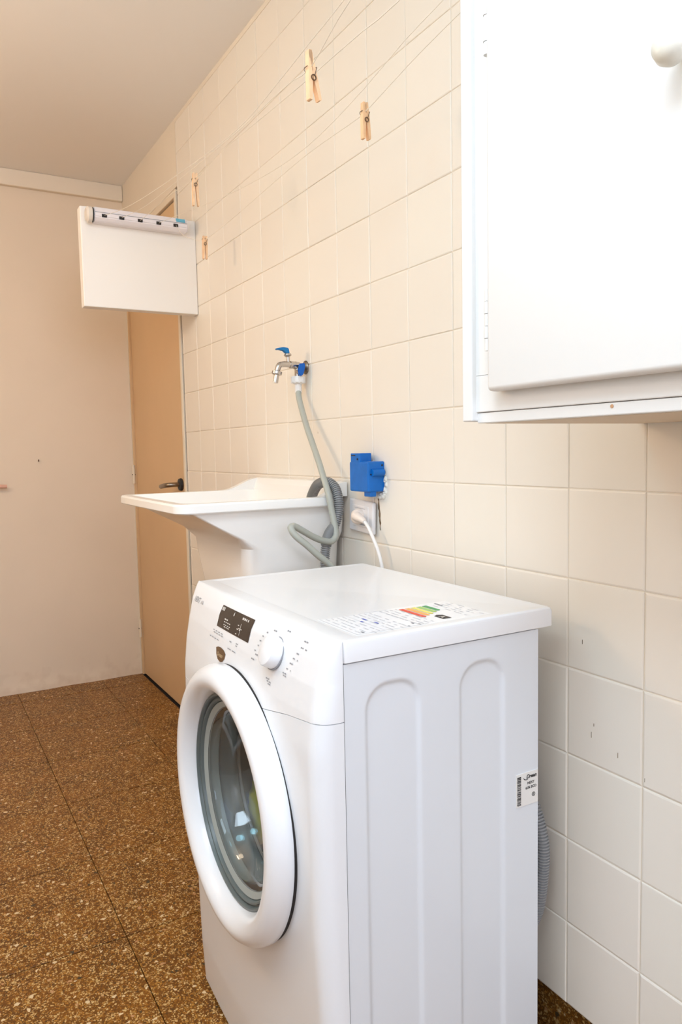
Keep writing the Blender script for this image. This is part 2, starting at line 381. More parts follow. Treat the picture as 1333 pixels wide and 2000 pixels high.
# handle and hook on the far wall at the left edge
t = thing('lever_handle', 'pale pink lever handle on the far wall at the left edge', 'handle', (-0.585, YF-0.03, 0.96))
bm = bmesh.new(); tube(bm, [(-0.70, 2.912, 0.9605), (-0.60, 2.912, 0.9605), (-0.574, 2.912, 0.9600)], [0.009, 0.009, 0.008], 12); obj('lever', bm, mat('pink_plastic', (222,176,156), 0.4), t, smooth=True, angle=0.8)
bm = bmesh.new(); lathe(bm, [(0, 0.033), (0.022, 0.033), (0.022, 0.026), (0.009, 0.022), (0.009, 0), (0, 0)], (-0.69, 2.912, 0.9605), 'y', 20); obj('rosette', bm, M['frame'], t, smooth=True, angle=0.8)
bm = bmesh.new(); tube(bm, catmull([(-0.4324, YF+0.002, 1.071), (-0.4324, YF-0.012, 1.070), (-0.4324, YF-0.014, 1.077)], 0.003), 0.0022, 8)
tag(obj('wall_hook', bm, M['wire'], smooth=True), 'tiny painted-over hook on the plain far wall left of the tan door', 'hook')

# ---------------------------------------------------------------- white box high on the tiled wall at the far end
t = thing('wall_box', 'plain white painted box fixed high on the tiled wall beside the door', 'box', (-0.2, 1.955, 1.594))
obj('body', bx(-0.4010, -0.0008, 1.920, 1.965, 1.5935, 1.9235, bev=0.003), M['boxwhite'], t)
t = thing('retractable_clothes_line', 'white retractable clothes line housing with five dark slots and blue label on box', 'clothes line', (-0.21, 1.895, 1.885))
# octagonal housing running along x
H = []
Zc, Yc = 1.8885, 1.892
prof = [(Yc+0.0275, Zc-0.021), (Yc+0.0275, Zc+0.026), (Yc+0.012, Zc+0.028), (Yc-0.014, Zc+0.024), (Yc-0.024, Zc+0.006), (Yc-0.025, Zc-0.010), (Yc-0.012, Zc-0.0225)]
bm = bmesh.new(); prism(bm, prof, 'x', -0.366, -0.046)
es = [e for e in bm.edges]; bmesh.ops.bevel(bm, geom=es, offset=0.003, segments=2, affect='EDGES')
obj('housing', bm, M['rack'], t)
bm = bmesh.new(); lathe(bm, [(0, -0.389), (0.019, -0.389), (0.0255, -0.383), (0.0255, -0.3705), (0, -0.3705)], (0, Yc-0.0025, Zc), 'x', 28); obj('end_cap', bm, mat('cap_cream_plastic', (226,216,204), 0.4), t, smooth=True, angle=0.6)
bm = bmesh.new(); lathe(bm, [(0, -0.3705), (0.0240, -0.3705), (0.0240, -0.366), (0, -0.366)], (0, Yc-0.0025, Zc), 'x', 28); obj('cap_gap', bm, M['black'], t)
obj('seam', bx(-0.362, -0.048, Yc-0.0246, Yc-0.0205, Zc+0.0052, Zc+0.0062), M['print'], t)
SLOTS = [-0.3330, -0.2760, -0.2140, -0.1500, -0.0900]
for x in SLOTS:
    obj('slot', bx(x-0.0085, x+0.0085, Yc-0.0262, Yc-0.020, Zc-0.0095, Zc+0.0005, bev=0.0012, seg=1), M['black'], t)
bm = bmesh.new(); x0, x1 = -0.0870, -0.0550
for a in [0]:
    v = [bm.verts.new(p) for p in ((x0, Yc-0.0245, Zc+0.0093), (x1, Yc-0.0245, Zc+0.0093), (x1, Yc-0.0178, Zc+0.0215), (x0, Yc-0.0178, Zc+0.0215))]; bm.faces.new(v)
    r = bmesh.ops.extrude_face_region(bm, geom=bm.faces[:]); bmesh.ops.translate(bm, verts=[g for g in r['geom'] if isinstance(g, bmesh.types.BMVert)], vec=(0, 0.002, -0.0008))
obj('label', bm, mat('sky_blue_label', (104,182,210), 0.5), t)

# clothes lines -------------------------------------------------------------
E5 = [Vector((x, Yc-0.027, Zc-0.0045)) for x in SLOTS]
PEG = {1: Vector((-0.390, 0.2885, 1.6562)), 2: Vector((-0.1570, 0.5110, 1.7256)), 3: Vector((-0.260, 1.1751, 1.7958)), 4: Vector((-0.1025, 1.5480, 1.7560))}
V_ = lambda *a: [Vector(p) for p in a]
LINES = [
 ('clothes line from the leftmost slot of the housing, topmost on the tiles', [E5[0]] + V_((-0.335, 1.5757, 1.8282), (-0.345, 1.0724, 1.7574), (-0.360, 0.6171, 1.7053), (-0.370, 0.4443, 1.7037), (-0.385, 0.2894, 1.6989), (-0.395, 0.1802, 1.6956), (-0.46, -0.9, 1.78), (-0.55, YB+0.004, 1.98))),
 ('clothes line carrying the largest splayed peg', [E5[1]] + V_((-0.28, 1.5903, 1.84), (-0.29, 1.2336, 1.8029), (-0.32, 0.7326, 1.7441), (-0.34, 0.5313, 1.7193), (-0.36, 0.4053, 1.6944), (-0.39, 0.2885, 1.6562), (-0.40, 0.2093, 1.6662), (-0.41, 0.1382, 1.6704), (-0.45, -0.9, 1.76), (-0.50, YB+0.004, 1.98))),
 ('clothes line carrying the pale peg above the blue label', [E5[2]] + V_((-0.25, 1.358, 1.8243), (-0.26, 1.1751, 1.7958), (-0.28, 0.9429, 1.779), (-0.29, 0.8214, 1.7639), (-0.32, 0.5636, 1.7219), (-0.34, 0.386, 1.6946), (-0.35, 0.3196, 1.6832), (-0.37, 0.1722, 1.6587), (-0.385, 0.0637, 1.6394), (-0.44, -0.9, 1.70), (-0.45, YB+0.004, 1.98))),
 ('clothes line without pegs passing just left above the small peg by the cabinet', [E5[3]] + V_((-0.15, 1.1345, 1.7771), (-0.17, 0.725, 1.735), (-0.18, 0.4782, 1.7482), (-0.19, 0.3325, 1.7631), (-0.20, 0.2154, 1.7655), (-0.215, 0.0135, 1.775))),
 ('lowest clothes line, carrying the peg by the white box and the peg by the cabinet', [E5[4]] + V_((-0.095, 1.7928, 1.8352), (-0.10, 1.5845, 1.7613), (-0.105, 1.5103, 1.7517), (-0.11, 1.3225, 1.7497), (-0.14, 0.7725, 1.7436), (-0.155, 0.5345, 1.7259), (-0.16, 0.4879, 1.7255), (-0.175, 0.3398, 1.7335), (-0.20, 0.1817, 1.727), (-0.22, 0.0135, 1.722))),
]
for lab, pts in LINES:
    bm = bmesh.new(); tube(bm, catmull(pts, 0.05), 0.0007, 6)
    tag(obj('clothes_line', bm, M['line'], smooth=True), lab, 'clothes line', 'lines drawn out of the housing')

def peg(p, label, tilt=0.0, spread=0.10, yaw=0.0, L=0.074, up=0.025):
    t = thing('clothes_peg', label, 'clothes peg', p, 'wooden clothes pegs on the lines')
    for s in (-1, 1):
        bm = bmesh.new(); dn = L-up
        # side profile in (x,z): jaw above, tapered leg below
        pr = [(0.0004, up-0.004), (0.0026, up), (0.0066, up), (0.0072, 0.0), (0.0078, -0.012), (0.0070, -dn+0.001), (0.0060, -dn), (0.0024, -dn), (0.0018, -dn+0.012), (0.0007, -0.016), (0.0004, -0.012), (0.0004, -0.001), (0.0018, 0.0002), (0.0018, 0.0030), (0.0004, 0.0042)]
        prism(bm, [(x*s, z) for x, z in pr], 'y', -0.0048, 0.0048)
        rot = Matrix.Rotation(-s*spread if s > 0 else -s*spread, 4, 'Y'); pv = Vector((0, 0, -0.012))
        for v in bm.verts: v.co = rot @ (v.co - pv) + pv
        o = obj('prong', bm, M['wood']); o.parent = t
    bm = bmesh.new()
    for y in (-0.0056, 0.0056):
        lathe(bm, [(0.0032, -0.0007), (0.0046, -0.0007), (0.0046, 0.0007), (0.0032, 0.0007)], (0, y, -0.0135), 'y', 14, close=True)
    tube(bm, [(0.002, -0.0062, -0.0105), (0.0072, -0.0062, 0.001), (0.0080, -0.004, 0.002), (0.0080, 0.004, 0.002)], 0.0006, 6)
    tube(bm, [(-0.002, 0.0062, -0.0105), (-0.0072, 0.0062, 0.001), (-0.0080, 0.004, 0.002), (-0.0080, -0.004, 0.002)], 0.0006, 6)
    o = obj('spring', bm, M['wire']); o.parent = t
    t.rotation_euler = (0.0, tilt, yaw)
peg(PEG[1]-Vector((0,0,0.0015)), 'largest wooden clothes peg with splayed legs, topmost in the photo', tilt=-0.12, spread=0.11, yaw=0.10, L=0.070)
peg(PEG[2]-Vector((0,0,0.0015)), 'small wooden clothes peg nearest the white wall cabinet', tilt=-0.04, spread=0.05, yaw=0.05, L=0.066, up=0.018)
peg(PEG[3]-Vector((0,0,0.0015)), 'pale wooden clothes peg just above the blue label of the housing', tilt=0.0, spread=0.035, yaw=-0.1, L=0.082, up=0.016)
peg(PEG[4]-Vector((0,0,0.0015)), 'pale wooden clothes peg hanging right of the white box, lowest of the four', tilt=0.02, spread=0.01, yaw=-0.1, L=0.070, up=0.011)

# ---------------------------------------------------------------- white wall cabinet on the right
XC, YC0, YC1, ZB = -0.312, -1.30, 0.012, 1.127
t = thing('wall_cabinet', 'white painted wall cabinet hanging at the upper right over the washing machine', 'cabinet', (-0.156, -0.5, ZB))
obj('carcass', bx(-0.300, -0.0045, YC0, YC1, ZB-0.002, ZC-0.003), M['cab'], t)
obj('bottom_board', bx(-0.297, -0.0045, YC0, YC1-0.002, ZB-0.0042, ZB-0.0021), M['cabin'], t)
bm = bmesh.new()
box(bm, -0.313, -0.300, YC0, YC1, ZB+0.0095, 1.182, bev=0.0012); obj('lower_rail', bm, M['cab'], t)
obj('stile', bx(-0.313, -0.300, -0.0425, YC1, 1.1822, ZC-0.01, bev=0.0), M['cab'], t)
obj('bottom_rail', bx(-0.3112, -0.298, YC0, YC1-0.002, ZB-0.004, ZB+0.0090, bev=0.0012), M['cab'], t)
obj('corner_post', bx(-0.3205, -0.299, 0.0095, 0.0280, ZB-0.0015, ZC-0.01, bev=0.0018), M['cab'], t)
obj('door', bx(-0.334, -0.3145, -0.72, -0.0330, 1.1590, ZC-0.04, bev=0.006, seg=4), M['cab'], t, smooth=True, angle=0.9)
dd = [o for o in t.children if o.name.startswith('door')][0]
obj('door', bx(-0.334, -0.3145, YC0+0.01, -0.73, 1.1590, ZC-0.04, bev=0.006, seg=4), M['cab'], t, smooth=True, angle=0.9)
for zt in (1.281, 1.606+0.015):
    hp = None
    for q in range(5):
        bm = bmesh.new(); z1 = zt - q*0.0146
        tube(bm, [(-0.3250, -0.0268, z1-0.0140), (-0.3250, -0.0268, z1)], 0.0042 if q % 2 == 0 else 0.0048, 12)
        if q == 0: hp = obj('hinge', bm, M['cab'], t, smooth=True, angle=0.8)
        else: obj('hinge_knuckle', bm, M['cab'], hp, smooth=True, angle=0.8)
bm = bmesh.new(); lathe(bm, [(0, 0.001), (0.007, 0.001), (0.0065, -0.008), (0.010, -0.012), (0.0155, -0.018), (0.0165, -0.024), (0.014, -0.031), (0.008, -0.035), (0, -0.036)], (-0.334, -0.2965, 1.4285), 'x', 28)
obj('knob', bm, mat('knob_ivory', (232,228,214), 0.3), dd, smooth=True)
bm = bmesh.new(); lathe(bm, [(0, -0.0006), (0.002, -0.0006), (0.002, 0.002), (0, 0.002)], (-0.3112, -0.20, ZB+0.005), 'x', 10); obj('nail_stain', bm, mat('rust_spot', (206,160,120), 0.7), t)

# ---------------------------------------------------------------- laundry sink
t = thing('laundry_sink', 'white plastic laundry sink mounted on the tiled wall beyond the washing machine', 'sink', (-0.2, 1.12, 0.97))
def lp(x0, x1, y0, y1, r, z): return [(a, b_, z) for a, b_ in rrect(x0, x1, y0, y1, r, 6)]
XW = -0.0045
bm = bmesh.new()
loops = [lp(-0.215, XW, 0.905, 1.245, 0.06, 0.50), lp(-0.262, XW, 0.887, 1.285, 0.055, 0.80), lp(-0.266, XW, 0.886, 1.292, 0.045, 0.862),
         lp(-0.285, XW, 0.8855, 1.31, 0.014, 0.889), lp(-0.340, XW, 0.885, 1.35, 0.008, 0.921), lp(-0.400, XW, 0.884, 1.385, 0.008, 0.9560),
         lp(-0.434, XW, 0.866, 1.404, 0.035, 0.9562), lp(-0.4375, XW, 0.864, 1.406, 0.036, 0.9590), lp(-0.4375, XW, 0.864, 1.406, 0.036, 0.9745),
         lp(-0.434, XW, 0.867, 1.403, 0.034, 0.9792), lp(-0.412, -0.034, 0.893, 1.377, 0.03, 0.9792), lp(-0.408, -0.038, 0.897, 1.373, 0.03, 0.9745),
         lp(-0.400, -0.042, 0.902, 1.366, 0.03, 0.955), lp(-0.270, -0.052, 0.912, 1.29, 0.03, 0.885), lp(-0.245, -0.056, 0.92, 1.27, 0.04, 0.86), lp(-0.220, -0.06, 0.935, 1.24, 0.05, 0.70)]
loft(bm, loops)
obj('basin', bm, M['sink'], t, smooth=True, angle=0.55)
bm = bmesh.new()
prism(bm, [(XW, 0.9788), (XW, 1.0135), (-0.010, 1.0150), (-0.020, 1.0130), (-0.028, 0.998), (-0.034, 0.9788)], 'y', 0.8880, 1.3820)
def gus(xt): return [(XW, 0.9788)] + [(XW, 1.0135), (-0.012, 1.0140)] + [(-0.012 + (xt+0.012)*s, 0.9792 + 0.0345*(0.5+0.5*math.cos(PI*s))) for s in [i/12 for i in range(1, 13)]]
prism(bm, gus(-0.135), 'y', 1.382, 1.4045); prism(bm, gus(-0.085), 'y', 0.8655, 0.888)
obj('backsplash', bm, M['sink'], t)
# riser pipe boxed under the sink towards the floor
bm = bmesh.new(); tube(bm, catmull([(-0.11, 1.08, 0.502), (-0.11, 1.08, 0.40), (-0.10, 1.08, 0.33), (-0.05, 1.08, 0.31), (-0.001, 1.08, 0.31)], 0.01), 0.02, 16); obj('drain_pipe', bm, M['white_plastic'], t, smooth=True, angle=0.8)

# ---------------------------------------------------------------- taps
t = thing('tap', 'chrome wall tap with teal lever above the sink', 'tap', (-0.004, 1.08, 1.315))
bm = bmesh.new(); lathe(bm, [(0, -0.006), (0.011, -0.006), (0.016, -0.002), (0.018, 0.0015), (0.018, -0.0045+0.004)], (-0.0022, 1.08, 1.316), 'x', 24); obj('flange', bm, M['steel'], t, smooth=True, angle=0.7)
bm = bmesh.new()
tube(bm, catmull([(-0.004, 1.08, 1.319), (-0.030, 1.08, 1.3205), (-0.052, 1.08, 1.322), (-0.068, 1.08, 1.322), (-0.079, 1.08, 1.319), (-0.0835, 1.08, 1.311), (-0.0865, 1.08, 1.302)], 0.004), 0.0078, 16)
tube(bm, [(-0.022, 1.08, 1.3197), (-0.048, 1.08, 1.3217)], 0.0098, 16); tube(bm, [(-0.030, 1.08, 1.320), (-0.034, 1.08, 1.3205)], 0.0104, 16)
body = obj('body', bm, M['chrome'], t, smooth=True, angle=0.7)
bm = bmesh.new(); A = Vector((-0.2, 0, -0.98)).normalized(); p0 = Vector((-0.0855, 1.08, 1.304))
tube(bm, [p0, p0+A*0.002, p0+A*0.009, p0+A*0.011], [0.010, 0.0135, 0.0135, 0.010], 16); tube(bm, [p0+A*0.011, p0+A*0.032], 0.0068, 16)
obj('nozzle', bm, M['chrome'], t, smooth=True, angle=0.7)
bm = bmesh.new(); tube(bm, [(-0.0530, 1.08, 1.326), (-0.0535, 1.08, 1.346)], 0.0048, 12); tube(bm, [(-0.0535, 1.08, 1.342), (-0.0538, 1.08, 1.3455), (-0.054, 1.08, 1.350)], [0.006, 0.0105, 0.009], 12); obj('stem', bm, M['chrome'], t, smooth=True, angle=0.7)
bm = bmesh.new()
prism(bm, [(-0.0500, 1.350), (-0.0610, 1.3505), (-0.0665, 1.3590), (-0.0880, 1.3585), (-0.0890, 1.3620), (-0.0680, 1.3665), (-0.0530, 1.3645)], 'y', 1.0735, 1.0865)
bmesh.ops.bevel(bm, geom=bm.edges[:], offset=0.0015, segments=2, affect='EDGES'); obj('lever', bm, M['tapblue'], t)
t = thing('washer_supply_valve', 'small valve with deep blue lever and white hose nut beneath the chrome tap', 'valve', (-0.026, 1.074, 1.30))
bm = bmesh.new(); tube(bm, [(-0.0265, 1.078, 1.311), (-0.0265, 1.078, 1.291)], 0.0085, 14); tube(bm, [(-0.0265, 1.078, 1.303), (-0.0265, 1.062, 1.303)], 0.008, 14); obj('body', bm, M['chrome'], t, smooth=True, angle=0.7)
bm = bmesh.new(); prism(bm, [(-0.0320, 1.3225), (-0.0175, 1.3245), (-0.0160, 1.3150), (-0.0200, 1.3000), (-0.0240, 1.2915), (-0.0300, 1.2900), (-0.0350, 1.2960), (-0.0320, 1.3070)], 'y', 1.052, 1.062)
bmesh.ops.bevel(bm, geom=bm.edges[:], offset=0.0015, segments=2, affect='EDGES'); obj('lever', bm, M['valveblue'], t)
bm = bmesh.new()
prof = [(0, 0), (0.012, 0)]
lathe(bm, [(0, 0.291), (0.0175, 0.291), (0.0185, 0.288), (0.0185, 0.282), (0.0195, 0.279), (0.0190, 0.275), (0.0125, 0.271), (0, 0.271)], (-0.0260, 1.078, 1.0), 'z', 28)
for k in range(10):
    a = 2*PI*k/10; box(bm, -0.026+0.0178*math.cos(a)-0.0015, -0.026+0.0178*math.cos(a)+0.0015, 1.078+0.0178*math.sin(a)-0.0015, 1.078+0.0178*math.sin(a)+0.0015, 1.273, 1.289)
obj('hose_nut', bm, M['white_plastic'], t, smooth=True, angle=0.6)
bm = bmesh.new(); tube(bm, [(-0.0260, 1.078, 1.272), (-0.0260, 1.078, 1.248)], 0.0095, 18); obj('sleeve', bm, M['white_plastic'], t, smooth=True, angle=0.7)

# hoses
path = catmull([(-0.0260, 1.078, 1.256), (-0.0290, 1.070, 1.2367), (-0.0334, 1.045, 1.2013), (-0.0427, 1.0, 1.1526), (-0.0496, 0.955, 1.1058), (-0.0572, 0.910, 1.0608), (-0.0630, 0.875, 1.0200), (-0.0660, 0.850, 0.9872),
                (-0.0638, 0.838, 0.9443), (-0.0618, 0.828, 0.9078), (-0.0640, 0.822, 0.8870), (-0.0770, 0.818, 0.8765), (-0.0964, 0.815, 0.8780), (-0.1275, 0.810, 0.8896), (-0.1656, 0.800, 0.9101), (-0.1900, 0.792, 0.9220), (-0.2020, 0.783, 0.9200), (-0.1960, 0.776, 0.9040),
                (-0.1676, 0.772, 0.8786), (-0.1403, 0.770, 0.8530), (-0.1112, 0.768, 0.8279), (-0.0750, 0.760, 0.770), (-0.0450, 0.74, 0.70), (-0.043, 0.66, 0.66), (-0.062, 0.60, 0.65), (-0.0845, 0.585, 0.65)], 0.006)
bm = bmesh.new(); tube(bm, path, 0.0078, 16)
tag(obj('inlet_hose', bm, M['greyhose'], smooth=True, angle=1.0), 'smooth light grey water hose looping from the blue-levered valve down behind the washing machine', 'hose')

P = catmull([(-0.066, 0.948, 0.955), (-0.0650, 0.930, 0.986), (-0.0630, 0.905, 1.008), (-0.0520, 0.882, 1.016), (-0.0430, 0.860, 1.003), (-0.0430, 0.843, 0.976), (-0.0460, 0.838, 0.945), (-0.0570, 0.836, 0.915),
             (-0.0770, 0.834, 0.890), (-0.0870, 0.831, 0.860), (-0.0930, 0.826, 0.821), (-0.088, 0.810, 0.74), (-0.062, 0.77, 0.66), (-0.046, 0.70, 0.59), (-0.045, 0.58, 0.545), (-0.045, 0.44, 0.53), (-0.044, 0.30, 0.53), (-0.043, 0.205, 0.50), (-0.0415, 0.168, 0.43), (-0.0425, 0.166, 0.36), (-0.046, 0.185, 0.27), (-0.058, 0.25, 0.20), (-0.0845, 0.32, 0.18)], 0.003)
P = resample(P, 0.0010); R = []
for i, p in enumerate(P):
    s = (i % 5)/5.0; R.append(0.0120 if s in (0.0, 0.2, 0.8) else 0.0092)
t = thing('drain_hose', 'corrugated grey drain hose hooked over the sink rim and running behind the washing machine', 'hose', (-0.07, 0.88, 1.0))
bm = bmesh.new(); tube(bm, P, R, 14); obj('corrugated_tube', bm, M['corr'], t)
bm = bmesh.new()
hk = catmull([(-0.0665, 0.949, 0.958), (-0.0655, 0.931, 0.987), (-0.0635, 0.906, 1.009), (-0.0560, 0.888, 1.016)], 0.004); tube(bm, hk, 0.0130, 14)
obj('hook_guide', bm, mat('hook_grey_plastic', (112,112,110), 0.5), t, smooth=True, angle=0.8)
bm = bmesh.new(); tube(bm, catmull([(-0.0590, 0.8358, 0.911), (-0.0770, 0.834, 0.890), (-0.0865, 0.831, 0.864)], 0.004), [0.0105]+[0.0128]*99 if False else 0.0128, 14); obj('cuff', bm, mat('cuff_grey_plastic', (128,128,128), 0.5), t, smooth=True, angle=0.8)

# ---------------------------------------------------------------- electrics on the wall
t = thing('junction_box', 'blue plastic junction box sticking out of the tiled wall above the outlet', 'electrical box', (-0.02, 0.742, 1.03))
bm = bmesh.new()
box(bm, -0.044, 0.003, 0.703, 0.786, 0.996, 1.0655, bev=0.004, seg=2)
obj('box', bm, M['boxblue'], t)
bm = bmesh.new(); box(bm, -0.0435, -0.012, 0.738, 0.780, 1.0625, 1.0845, bev=0.0015); obj('mounting_ear', bm, M['boxblue'], t)
obj('ear_slot', bx(-0.0441, -0.040, 0.758, 0.776, 1.0785, 1.0805), M['black'], t)
bm = bmesh.new(); tube(bm, [(-0.034, 0.7025, 1.040), (-0.003, 0.7025, 1.040)], 0.0085, 16); obj('screw_channel', bm, M['boxblue'], t, smooth=True, angle=0.7)
for x, z, r in ((-0.006, 1.0565, 0.0022), (-0.0365, 1.036, 0.0018)):
    bm = bmesh.new(); lathe(bm, [(0, -0.001), (r, -0.001), (r, 0.003), (0, 0.003)], (x, 0.7032, z), 'y', 10); obj('screw_hole', bm, M['black'], t)
bm = bmesh.new(); lathe(bm, [(0, -0.001), (0.0022, -0.001), (0.0022, 0.003), (0, 0.003)], (-0.044, 0.748, 1.071), 'x', 10); obj('screw_hole', bm, M['black'], t)
obj('knockout', bx(-0.036, -0.020, 0.706, 0.735, 0.985, 1.000, bev=0.002), M['boxblue'], t)
bm = bmesh.new(); rr = random.Random(4)
def lump(y, z, s, d):
    r = bmesh.ops.create_icosphere(bm, subdivisions=2, radius=1.0); ph = rr.uniform(0, 6)
    for v in r['verts']:
        q = 1 + 0.22*math.sin(3.1*v.co.y*2+ph) + 0.18*math.sin(4.3*v.co.z+ph*2)
        v.co = Vector((0.001 + v.co.x*d*q, y + v.co.y*s*q, z + v.co.z*s*1.2*q))
for k in range(10):
    lump(0.700 + rr.uniform(-0.005, 0.006), 0.988 + rr.uniform(0, 1)*0.060, rr.uniform(0.003, 0.0055), 0.004)
for k in range(9):
    lump(rr.uniform(0.698, 0.745), 0.986 + rr.uniform(-0.005, 0.006), rr.uniform(0.003, 0.0065), 0.007)
tag(obj('plaster_filler', bm, mat('white_filler', (240,234,224), 0.8), smooth=True), 'rough white filler around the right and lower edge of the blue box', 'filler')
bpy.data.objects['plaster_filler']['kind'] = 'stuff'

t = thing('wall_outlet', 'white wall outlet plate under the blue box with a plug in it', 'outlet', (-0.008, 0.787, 0.934))
def tilt(bm, piv=(0, 0.787, 0.934)):
    m_ = Matrix.Translation(piv) @ Matrix.Rotation(0.05, 4, 'X') @ Matrix.Rotation(-0.04, 4, 'Z') @ Matrix.Translation(-Vector(piv)); bm.transform(m_); return bm
obj('cover_plate', tilt(bx(-0.0135, -0.003, 0.731, 0.846, 0.8955, 0.9725, bev=0.004, seg=3)), M['outlet'], t)
fr = obj('insert', tilt(bx(-0.0150, -0.0110, 0.750, 0.829, 0.9085, 0.9600, bev=0.002)), M['outlet'], t)
bm = bmesh.new(); box(bm, -0.0153, -0.0130, 0.764, 0.815, 0.9530, 0.9540); obj('insert_line', tilt(bm), M['print'], t)
bm = bmesh.new(); box(bm, -0.0153, -0.0130, 0.760, 0.812, 0.9150, 0.9160); obj('insert_line', tilt(bm), M['print'], t)
obj('pin_hole', tilt(bx(-0.0154, -0.013, 0.8215, 0.8240, 0.9330, 0.9365)), M['black'], t)
t = thing('power_plug', 'pinkish white plug of the washing machine in the wall outlet', 'plug', (-0.03, 0.785, 0.933))
bm = bmesh.new()
lathe(bm, [(0, -0.0145), (0.017, -0.0145), (0.0185, -0.019), (0.0180, -0.027), (0.0150, -0.034), (0.0085, -0.0375), (0, -0.038)], (0, 0.785, 0.934), 'x', 24)
obj('plug_body', bm, M['plugp'], t, smooth=True, angle=0.9)
bm = bmesh.new(); tube(bm, [(-0.030, 0.780, 0.936), (-0.0335, 0.765, 0.934), (-0.034, 0.745, 0.9295), (-0.0335, 0.738, 0.926)], [0.0125, 0.0105, 0.0075, 0.0055], 12); obj('strain_relief', bm, M['plugp'], t, smooth=True, angle=0.9)
bm = bmesh.new(); tube(bm, catmull([(-0.0335, 0.742, 0.928), (-0.0325, 0.728, 0.918), (-0.030, 0.712, 0.895), (-0.026, 0.694, 0.862), (-0.023, 0.683, 0.825), (-0.022, 0.675, 0.77), (-0.03, 0.655, 0.70), (-0.06, 0.62, 0.68), (-0.086, 0.61, 0.68)], 0.006), 0.0042, 12)
obj('cord', bm, M['white_plastic'], t, smooth=True, angle=0.9)
bm = bmesh.new(); rr = random.Random(9); L1 = []; L2 = []
for k in range(15):
    z = 0.905 + 0.078*k/14; w = 0.0016*math.sin(PI*k/14)**0.6 + rr.uniform(0, 0.0022); c = 0.7225 + 0.007*(k/14) + rr.uniform(-0.0012, 0.0012)
    L1.append((c-w, z)); L2.append((c+w, z))
prism(bm, L1 + L2[::-1], 'x', -0.0006, 0.0015)
o = obj('broken_tile_gap', bm, M['dirt'], wr)
bm = bmesh.new()
for y, z, l in ((-0.001+0.02, 0.803, 0.0), ):
    pass
rr = random.Random(3)
for (y, z, a) in ((0.118, 0.772, 0.006), (0.098, 0.622, 0.008), (0.045, 0.606, 0.007), (0.093, 0.640, 0.004), (1.02, 1.14, 0.004), (-0.005, 0.585, 0.005)):
    obj('scratch', bx(-0.0006, 0.0005, y-0.0003, y+0.0003, z-a*0.6, z+a*0.6), M['dirt'], wr)

# ---------------------------------------------------------------- washing machine
wx0, wx1, wy0, wy1, YM, HW = -0.446, -0.086, 0.130, 0.710, 0.42, 0.29
wm = thing('washing_machine', 'white front-loading washing machine with round door and side label', 'washing machine', (-0.27, 0.42, 0.0))
PZ = [(0, .467), (.1, .474), (.23, .477), (.4, .485), (.6, .489), (.68, .488), (.73, .483), (.77, .476), (.805, .466), (.822, .457), (.832, .4500), (.8354, .4465)]
def xp(z):
    z = min(max(z, 0), .8354)
    for (a, b_), (c, d) in zip(PZ, PZ[1:]):
        if z <= c: 
            return b_ + (d-b_)*(z-a)/(c-a)
    return PZ[-1][1]
def XS(y, z, off=0.0):
    d = abs(y-YM); R_ = 0.028; u = min(1, max(0, (d-(HW-R_))/R_)); bb = .008*(1-min(1, d/HW)**2)
    return -(xp(z) + bb - R_*(1-math.sqrt(max(0, 1-u*u)))) - off
def seam(y):
    K = [(.13, .724), (.16, .7225), (.222, .7155), (.287, .704), (.4, .686), (.5, .670), (.60, .656), (.65, .652), (.68, .652), (.71, .656)]
    if y <= K[0][0]: return K[0][1]
    for (a, b_), (c, d) in zip(K, K[1:]):
        if y <= c: return b_ + (d-b_)*(y-a)/(c-a)
    return K[-1][1]
def smoothz(z0, z1, n): return [z0 + (z1-z0)*i/n for i in range(n+1)]
